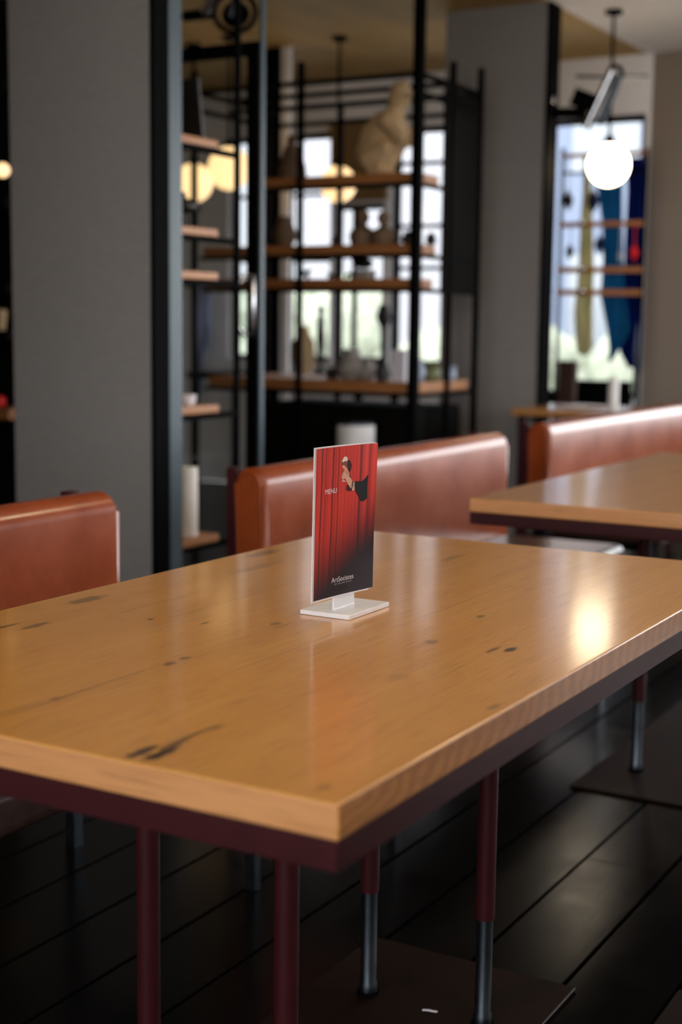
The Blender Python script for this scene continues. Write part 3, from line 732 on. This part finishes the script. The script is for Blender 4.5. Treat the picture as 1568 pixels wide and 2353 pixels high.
# bottom shelf
vase(812, 3, .15, .075, 'grey_clay', 'large mottled grey vase on the lowest rack shelf', .55, .18)
vase(768, 3, .055, .035, 'dark', 'squat dark bowl left of the grey vase', .8, .15)
vase(848, 3, .10, .045, 'grey_clay', 'mottled grey jar right of the large grey vase', .7, .2)
lathe_thing('bottle', 884, 3, [(0, 0), (.026, 0), (.028, .01), (.028, .075), (.02, .095), (.01, .105), (.01, .125), (0, .126)], 'dark', 'dark glass bottle in front of the white carton', 'bottle', .07)
c = at(921, 880, .12); c.z = sz[3]
ct = thing('carton', c, 'pale lilac carton standing on the lowest rack shelf', 'box')
MB().box(c.x-.035, c.x+.035, c.y-.03, c.y+.03, c.z, c.z+.15, .002).build('carton_body', 'paper_white', ct)
MB().box(c.x-.036, c.x+.036, c.y-.031, c.y+.031, c.z+.13, c.z+.152, .002).build('carton_lid', 'paper_white', ct)
vase(965, 3, .11, .045, 'blue_glaze', 'pale blue glazed jar by the rack corner post', .6, .2)
vase(1000, 3, .085, .05, 'green_glaze', 'olive green jar at the right end of the lowest shelf', .8, .28)
vase(1045, 3, .07, .03, 'blue_glaze', 'small blue cup at the far right of the lowest shelf', .9, .45, 'cup', 'cup')
# below the rack
cb = thing('low_cabinet', (-3.05, 5.35, 0), 'low black cabinet standing under the display rack', 'cabinet')
MB().box(-3.42, -2.52, 5.08, 5.6, .04, .76, .004).build('cabinet_body', 'blackwood', cb)
for i in range(2):
    dd = MB().box(-3.41+i*.45, -2.975+i*.45, 5.06, 5.08, .06, .74, .003).build('cabinet_door', 'blackwood', cb)
    MB().tube([(-3.0+i*.07, 5.05, .38), (-3.0+i*.07, 5.05, .5)], .006, 8).build('door_knob', 'steel', dd)
c = PX(818, 1000, y=4.86)
wb_ = thing('waste_bin', (c.x, 4.86, 0), 'pale grey bin in front of the low black cabinet', 'bin')
MB().lathe((c.x, 4.86, 0), [(0, 0), (.085, 0), (.09, .68), (.085, .69), (.0, .6)]).build('bin_body', 'white_wall', wb_)
MB().lathe((c.x, 4.86, .69), [(.075, 0), (.09, 0), (.09, .012), (.075, .012)]).build('bin_rim', 'steel', wb_)

# display table deeper in the gallery, seen through the rack
dt = thing('display_table', (-4.3, 6.75, 0), 'dark display table under the gallery windows', 'table')
MB().box(-4.9, -3.6, 6.5, 7.05, .80, .84, .004).build('table_top', 'blackwood', dt)
for x_ in (-4.86, -3.64):
    for y_ in (6.54, 7.01): MB().box(x_-.02, x_+.02, y_-.02, y_+.02, 0, .80).build('leg', 'black', dt)
c = PX(698, 780, y=6.75)
lathe2 = MB().lathe((c.x, 6.75, .84), [(0, 0), (.05, 0), (.075, .1), (.07, .2), (.035, .27), (.04, .30), (.0, .31)])
single(lathe2, 'floor_vase', 'stone', (c.x, 6.75, .84), 'tan round vase on the dark display table', 'vase')
c = PX(738, 720, y=6.8)
fg = thing('standing_figure', (c.x, 6.8, .84), 'slim dark standing figurine on the display table', 'figurine')
MB().lathe((c.x, 6.8, .84), [(0, 0), (.04, 0), (.035, .02), (.012, .04), (.03, .22), (.022, .36), (.008, .38), (0, .385)], 12).build('figure_body', 'dark', fg)
MB().ball((c.x, 6.8, 1.245), .025, .9, .9, 1.2).build('figure_head', 'dark', fg)
c = PX(882, 770, y=6.7)
single(MB().lathe((c.x, 6.7, .84), [(0, 0), (.06, 0), (.055, .03), (.018, .06), (.02, .3), (.05, .36), (.03, .44), (0, .45)], 14), 'candlestick', 'dark', (c.x, 6.7, .84), 'tall black candlestick on the right of the display table', 'candlestick')

# ------------------------------------------------------------------ lamps
def pendant(px, py, y, r, label, mat, light=None):
    c = PX(px, py, y=y)
    t_ = thing('globe_pendant', (c.x, c.y, c.z-r), label, 'lamp', 'opal globe pendants')
    MB().ball(c, r, seg=32, rings=20).build('globe', mat, t_)
    MB().lathe((c.x, c.y, c.z+r*.94), [(.0, 0), (r*.28, 0), (r*.26, .03), (.012, .05), (0, .05)], 16).build('cap', 'black', t_)
    MB().tube([(c.x, c.y, c.z+r+.02), (c.x, c.y, HC-.02)], .009, 8).build('stem', 'black', t_)
    MB().lathe((c.x, c.y, HC-.02), [(.0, 0), (.045, 0), (.045, .02), (0, .02)], 16).build('ceiling_rose', 'black', t_)
    return t_
pendant(527, 387, 6.0, .125, 'warm globe pendant behind the glass door, right of two', 'glow_warm')
pendant(445, 420, 6.1, .115, 'warm globe pendant behind the oak boards, left of two', 'glow_warm')
pendant(777, 423, 6.3, .105, 'warm globe pendant seen behind the display rack', 'glow_warm')
pendant(1399, 379, 6.33, .112, 'bright globe pendant on a long stem before the scarves', 'glow_mid')
pendant(6, 391, 3.85, .032, 'small warm globe pendant at the left edge of the photo', 'glow_warm')

def added_pendant(x, y, z, r, label):  # extra lamps above the frame, added to warm and brighten the tables
    p = Vector((x, y, z)) - CAM; d = p.dot(AX[2])
    return pendant(CX+FOC*p.dot(AX[0])/d, CY+FOC*p.dot(AX[1])/d, y, r, label, 'glow_added')
added_pendant(-.42, .74, 2.25, .112, 'added globe lamp out of view, warming the nearest table')
added_pendant(-.42, 2.9, 2.25, .112, 'added globe lamp out of view, warming the farther pine table')
added_pendant(1.7, -.4, 2.25, .112, 'added globe lamp out of view over the aisle right of the tables')
def spot(px, py, y, s, label, mirror=1):
    """stage spotlight: yoke, lamp housing and two slanted chrome tubes"""
    P = lambda dx, dy: PX(px+dx*mirror, py+dy, y=y)
    t_ = thing('spotlight', P(0, 0), label, 'lamp', 'stage spotlights')
    return t_, P
t_, P = spot(1375, 225, 6.05, 1, 'black and chrome spotlight bracketed to the far partition')
MB().bar(P(-112, 35), P(-28, 34), .035, .05).build('bracket', 'black', t_)
a_, b_ = P(-50, -12), P(-18, 8)
MB().bar(P(-52, -2), P(-10, 14), .085, .09).build('lamp_housing', 'black', t_)
MB().tube([P(34, -62), P(-28, 70)], .024, 14).build('chrome_tube', 'chrome', t_)
MB().tube([P(50, -52), P(4, 62)], .02, 14).build('chrome_tube', 'steel', t_)
MB().tube([P(22, -48), P(27, -66), P(38, -74), P(50, -70), P(56, -55), P(50, -46)], .012, 10).build('yoke', 'black', t_)
MB().tube([P(-50, -50), P(20, -48), P(115, -50)], .008, 8).build('tie_rod', 'steel', t_)
MB().ball(P(-108, 5), .022).build('bracket_knob', 'chrome', t_)
t_, P = spot(530, 20, 4.3, 1, 'black and chrome spotlight above the glass door')
ring = [P(10+48*math.cos(a), 8+46*math.sin(a)) for a in [2*PI*k/18 for k in range(19)]]
MB().tube(ring, .012, 10, False).build('lamp_ring', 'black', t_)
off = Vector((0, -.11, 0))
MB().tube([P(-28, 22)+off, P(22, -60)+off], .02, 14).build('chrome_tube', 'chrome', t_)
MB().tube([P(30, 28)+off, P(62, -60)+off], .014, 14).build('chrome_tube', 'steel', t_)
MB().bar(P(-108, 18), P(-40, 10), .03, .04).build('bracket', 'black', t_)
MB().ball(P(12, 14), .07, 1, .6, .8).build('lamp_housing', 'black', t_)

# ------------------------------------------------------------------ scarves, chair and small table by the gallery window
yk = 7.2
sr = thing('scarf_rack', PX(1385, 900, y=yk).to_tuple(), 'oak railed rack hung with scarves before the gallery window', 'rack')
sr.location.z = 0; ORG[sr.name] = Vector(sr.location)
xl_, xr_ = PX(1286, 500, y=yk).x, PX(1481, 500, y=yk).x
for py, th in ((355, .022), (515, .03), (620, .034), (672, .034)):
    z_ = PX(1385, py, y=yk).z
    MB().bar((xl_, yk, z_), (xr_, yk, z_), .03, th).build('rail', 'shelf_wood_x', sr)
MB().bar((xl_, yk, PX(1385, 395, y=yk).z), (xr_, yk, PX(1385, 395, y=yk).z), .02, .015).build('rail', 'black', sr)
for px in (1287, 1479): MB().tube([(PX(px, 500, y=yk).x, yk+.02, 0), (PX(px, 500, y=yk).x, yk+.02, PX(px, 340, y=yk).z)], .012, 10).build('upright', 'black', sr)
for py in (511, 617, 668): MB().ball(PX(1338, py, y=yk-.02), .022).build('rail_knob', 'chrome', sr)
def scarf(outline, y, mat, label, waves=3, amp=.018):
    """hanging cloth: outline rows (py, left px, right px) from top to hem, with folds"""
    bm = bmesh.new(); cols_ = 18; rows = []
    for (py, a, b) in outline:
        row = []
        for i in range(cols_+1):
            p = PX(a+(b-a)*i/cols_, py, y=y); p.y += amp*math.sin(i/cols_*waves*2*PI); row.append(bm.verts.new(p))
        rows.append(row)
    for r0, r1 in zip(rows, rows[1:]):
        for i in range(cols_): bm.faces.new((r0[i], r0[i+1], r1[i+1], r1[i]))
    mb = MB(); mb.bm.free(); mb.bm = bm
    base = PX((outline[0][1]+outline[0][2])/2, outline[-1][0], y=y)
    o = single(mb, 'hanging_scarf', mat, base, label, 'scarf', 'scarves on the oak rack', 80)
    s = o.modifiers.new('thickness', 'SOLIDIFY'); s.thickness = .004
    return o
scarf([(362, 1372, 1428), (430, 1372, 1430), (520, 1385, 1430), (600, 1386, 1432), (680, 1380, 1436), (700, 1384, 1440), (760, 1396, 1446), (800, 1400, 1425), (830, 1398, 1405)], yk+.04, 'sc_teal', 'teal blue scarf hanging in the middle of the oak rack')
scarf([(362, 1440, 1480), (440, 1442, 1480), (560, 1436, 1478), (680, 1432, 1476), (760, 1425, 1462), (810, 1425, 1456), (845, 1444, 1456)], yk+.085, 'sc_navy', 'navy blue scarf hanging at the right of the oak rack')
scarf([(362, 1342, 1356), (440, 1340, 1358), (520, 1334, 1362), (620, 1330, 1364), (720, 1320, 1362), (800, 1324, 1362), (815, 1330, 1350)], yk+.04, 'sc_yellow', 'mustard grey scarf hanging left of the teal one', 2)
scarf([(665, 1458, 1479), (740, 1458, 1478), (800, 1457, 1476), (850, 1457, 1475)], yk+.135, 'sc_pale', 'pale blue scarf end hanging lowest at the right of the rack', 2, .008)
def ornament(px, py, rail, h, mat, label):
    c = PX(px, py, y=yk-.018); r = h*.28; top = PX(1385, rail, y=yk).z-(c.z-h/2)
    return single(MB().lathe((c.x, c.y, c.z-h/2), [(0, 0), (r*.5, h*.2), (r, h*.5), (r*.5, h*.8), (.003, h), (.003, top), (0, top)], 10), 'hanging_ornament', mat, (c.x, c.y, c.z-h/2), label, 'ornament', 'ornaments hung on the scarf rack')
ornament(1306, 460, 355, .13, 'dark', 'dark spindle ornament hung above the second rail, left on the rack')
ornament(1310, 578, 515, .10, 'dark', 'dark spindle ornament hung below the second rail, left on the rack')
ornament(1458, 582, 515, .10, 'red', 'bright red ornament hung before the navy scarf')
ornament(1378, 562, 515, .12, 'navy_glaze', 'navy spindle ornament left of the teal scarf')
ornament(1364, 462, 355, .14, 'navy_glaze', 'navy spindle ornament just below the bright globe')
ornament(1425, 590, 515, .07, 'blue_glaze', 'pale ornament on the teal scarf beside the red one')

cur = scarf([(656, 446, 488), (720, 444, 487), (800, 440, 486), (812, 440, 470), (905, 440, 468)], 7.35, 'sc_pale', 'pale blue curtain hanging behind the glass door', 2, .02)
rodz = PX(466, 655, y=7.35).z
single(MB().tube([(PX(425, 655, y=7.35).x, 7.35, rodz), (PX(500, 655, y=7.35).x, 7.35, rodz)], .014, 10).tube([(PX(428, 655, y=7.35).x, 7.35, rodz), (PX(428, 655, y=7.35).x, YB, rodz)], .01, 8).tube([(PX(497, 655, y=7.35).x, 7.35, rodz), (PX(497, 655, y=7.35).x, YB, rodz)], .01, 8), 'curtain_rod', 'black', (PX(466, 655, y=7.35).x, 7.35, rodz), 'short black rod carrying the pale blue curtain', 'rod')
cur.name = 'window_curtain'; cur['category'] = 'curtain'; del cur['group']
# small table with candle, plates and a chair in front of the gallery window
tz = .75; yt = 6.62
c = PX(1378, 938, z=tz)
st = thing('side_table', (c.x, c.y, 0), 'small pine table with a candle by the gallery window', 'table')
hx, hy = .36, .30
MB().box(c.x-hx, c.x+hx, c.y-hy, c.y+hy, tz-.035, tz, .004).build('table_top', 'table_wood_far', st)
for sx in (-1, 1):
    for sy in (-1, 1): MB().tube([(c.x+sx*(hx-.04), c.y+sy*(hy-.04), 0), (c.x+sx*(hx-.04), c.y+sy*(hy-.04), tz-.035)], .018, 12).build('leg', 'maroon', st)
q = PX(1409, 948, z=tz)
cs = thing('table_candle', (q.x, q.y, tz), 'white pillar candle on the small pine table', 'candle')
zc = PX(1409, 868, y=q.y).z
MB().lathe((q.x, q.y, tz), [(0, 0), (.026, 0), (.026, zc-tz-.004), (.022, zc-tz), (0, zc-tz-.004)], 20).build('wax', 'candle', cs)
MB().tube([(q.x, q.y, zc-.006), (q.x+.002, q.y, zc+.012)], .0015, 6).build('wick', 'dark', cs)
for i, (px, py, lab) in enumerate(((1322, 938, 'white plate on the small pine table, nearer the chair'), (1368, 938, 'white plate on the small pine table, nearer the candle'))):
    q = PX(px, py, z=tz)
    single(MB().lathe((q.x, q.y, tz), [(0, 0), (.05, 0), (.075, .012), (.073, .014), (.048, .004), (0, .004)], 24), 'plate', 'white_paint', (q.x, q.y, tz), lab, 'plate', 'plates on the small table')
yc = 7.0
c = PX(1306, 880, y=yc)
ch = thing('dining_chair', (c.x, yc, 0), 'dark brown leather chair behind the small pine table', 'chair')
zt_ = PX(1306, 828, y=yc).z
MB().box(c.x-.06, c.x+.055, yc-.025, yc+.025, .5, zt_, .015, 3).build('backrest', 'brown_leather', ch)
MB().box(c.x-.2, c.x+.055, yc-.24, yc+.2, .42, .47, .02, 3).build('seat', 'brown_leather', ch)
for sx in (-.18, .035):
    for sy in (-.2, .17): MB().tube([(c.x+sx, yc+sy, 0), (c.x+sx, yc+sy, .42)], .014, 10).build('leg', 'black', ch)

# ------------------------------------------------------------------ shelf seen left of the near partition
yl = 4.2
ls = thing('wall_shelf', PX(8, 945, y=yl).to_tuple(), 'dark shelf with a lamp and bottle left of the near partition', 'shelf')
ls.location.z = 0; ORG[ls.name] = Vector(ls.location)
xa, xb = PX(-120, 900, y=yl).x, PX(60, 900, y=yl).x
for k_, py in enumerate((200, 470, 660, 768, 945)):
    z_ = PX(8, py, y=yl).z
    MB().box(xa, xb, yl-.12, yl+.12, z_-.03, z_+.02, .004).build('shelf_board', 'shelf_wood_x' if py == 945 else 'blackwood', ls)
for x_ in (xa, xb-.03): MB().box(x_, x_+.03, yl+.1, yl+.13, 0, 2.6).build('post', 'black', ls)
MB().box(xa, xb, yl+.13, yl+.15, 0, 2.7).build('back_panel', 'blackwood', ls)
z_ = PX(8, 768, y=yl).z+.02; q = PX(10, 750, y=yl)
single(MB().lathe((q.x, yl-.02, z_), [(0, 0), (.018, 0), (.03, .09), (.022, .1), (0, .1)], 16), 'small_vase', 'stone', (q.x, yl-.02, z_), 'tan tapered cup at the left edge of the photo', 'vase')
z_ = PX(8, 945, y=yl).z+.02; q = PX(8, 905, y=yl)
single(MB().ball((q.x, yl-.03, z_+.03), .03, 1.2, 1, 1), 'red_pomegranate', 'red', (q.x, yl-.03, z_), 'dull red round ornament on the shelf at the left edge', 'ornament')

# ------------------------------------------------------------------ steel plate at the bottom right corner
q = PX(1500, 2353, z=0)
fp = thing('floor_plate', (q.x+.25, 1.0, 0), 'brown steel plate on the floor at the bottom right corner', 'plate')
MB().box(q.x+.004, q.x+.5, .75, 1.335, .0005, .0065, .0015, 1).build('plate_sheet', 'base_plate', fp)
for dx, dy in ((.04, .79), (.04, 1.295), (.46, .79), (.46, 1.295)): MB().lathe((q.x+dx, dy, .0065), [(0, 0), (.008, 0), (.007, .003), (0, .0035)], 10).build('bolt_head', 'steel', fp)

q = PX(980, 2324, z=.0075)
scr = MB()
for (dx, dy, a) in ((0, 0, .4), (.012, .004, -.3)):
    scr.bar((q.x+dx-.007, q.y+dy, .0085), (q.x+dx+.007, q.y+dy+.004*a, .0105), .005, .0015)
single(scr, 'paper_scrap', 'paper_white', (q.x, q.y, .0065), 'tiny pale paper scrap on the floor plate under the nearest table', 'litter')
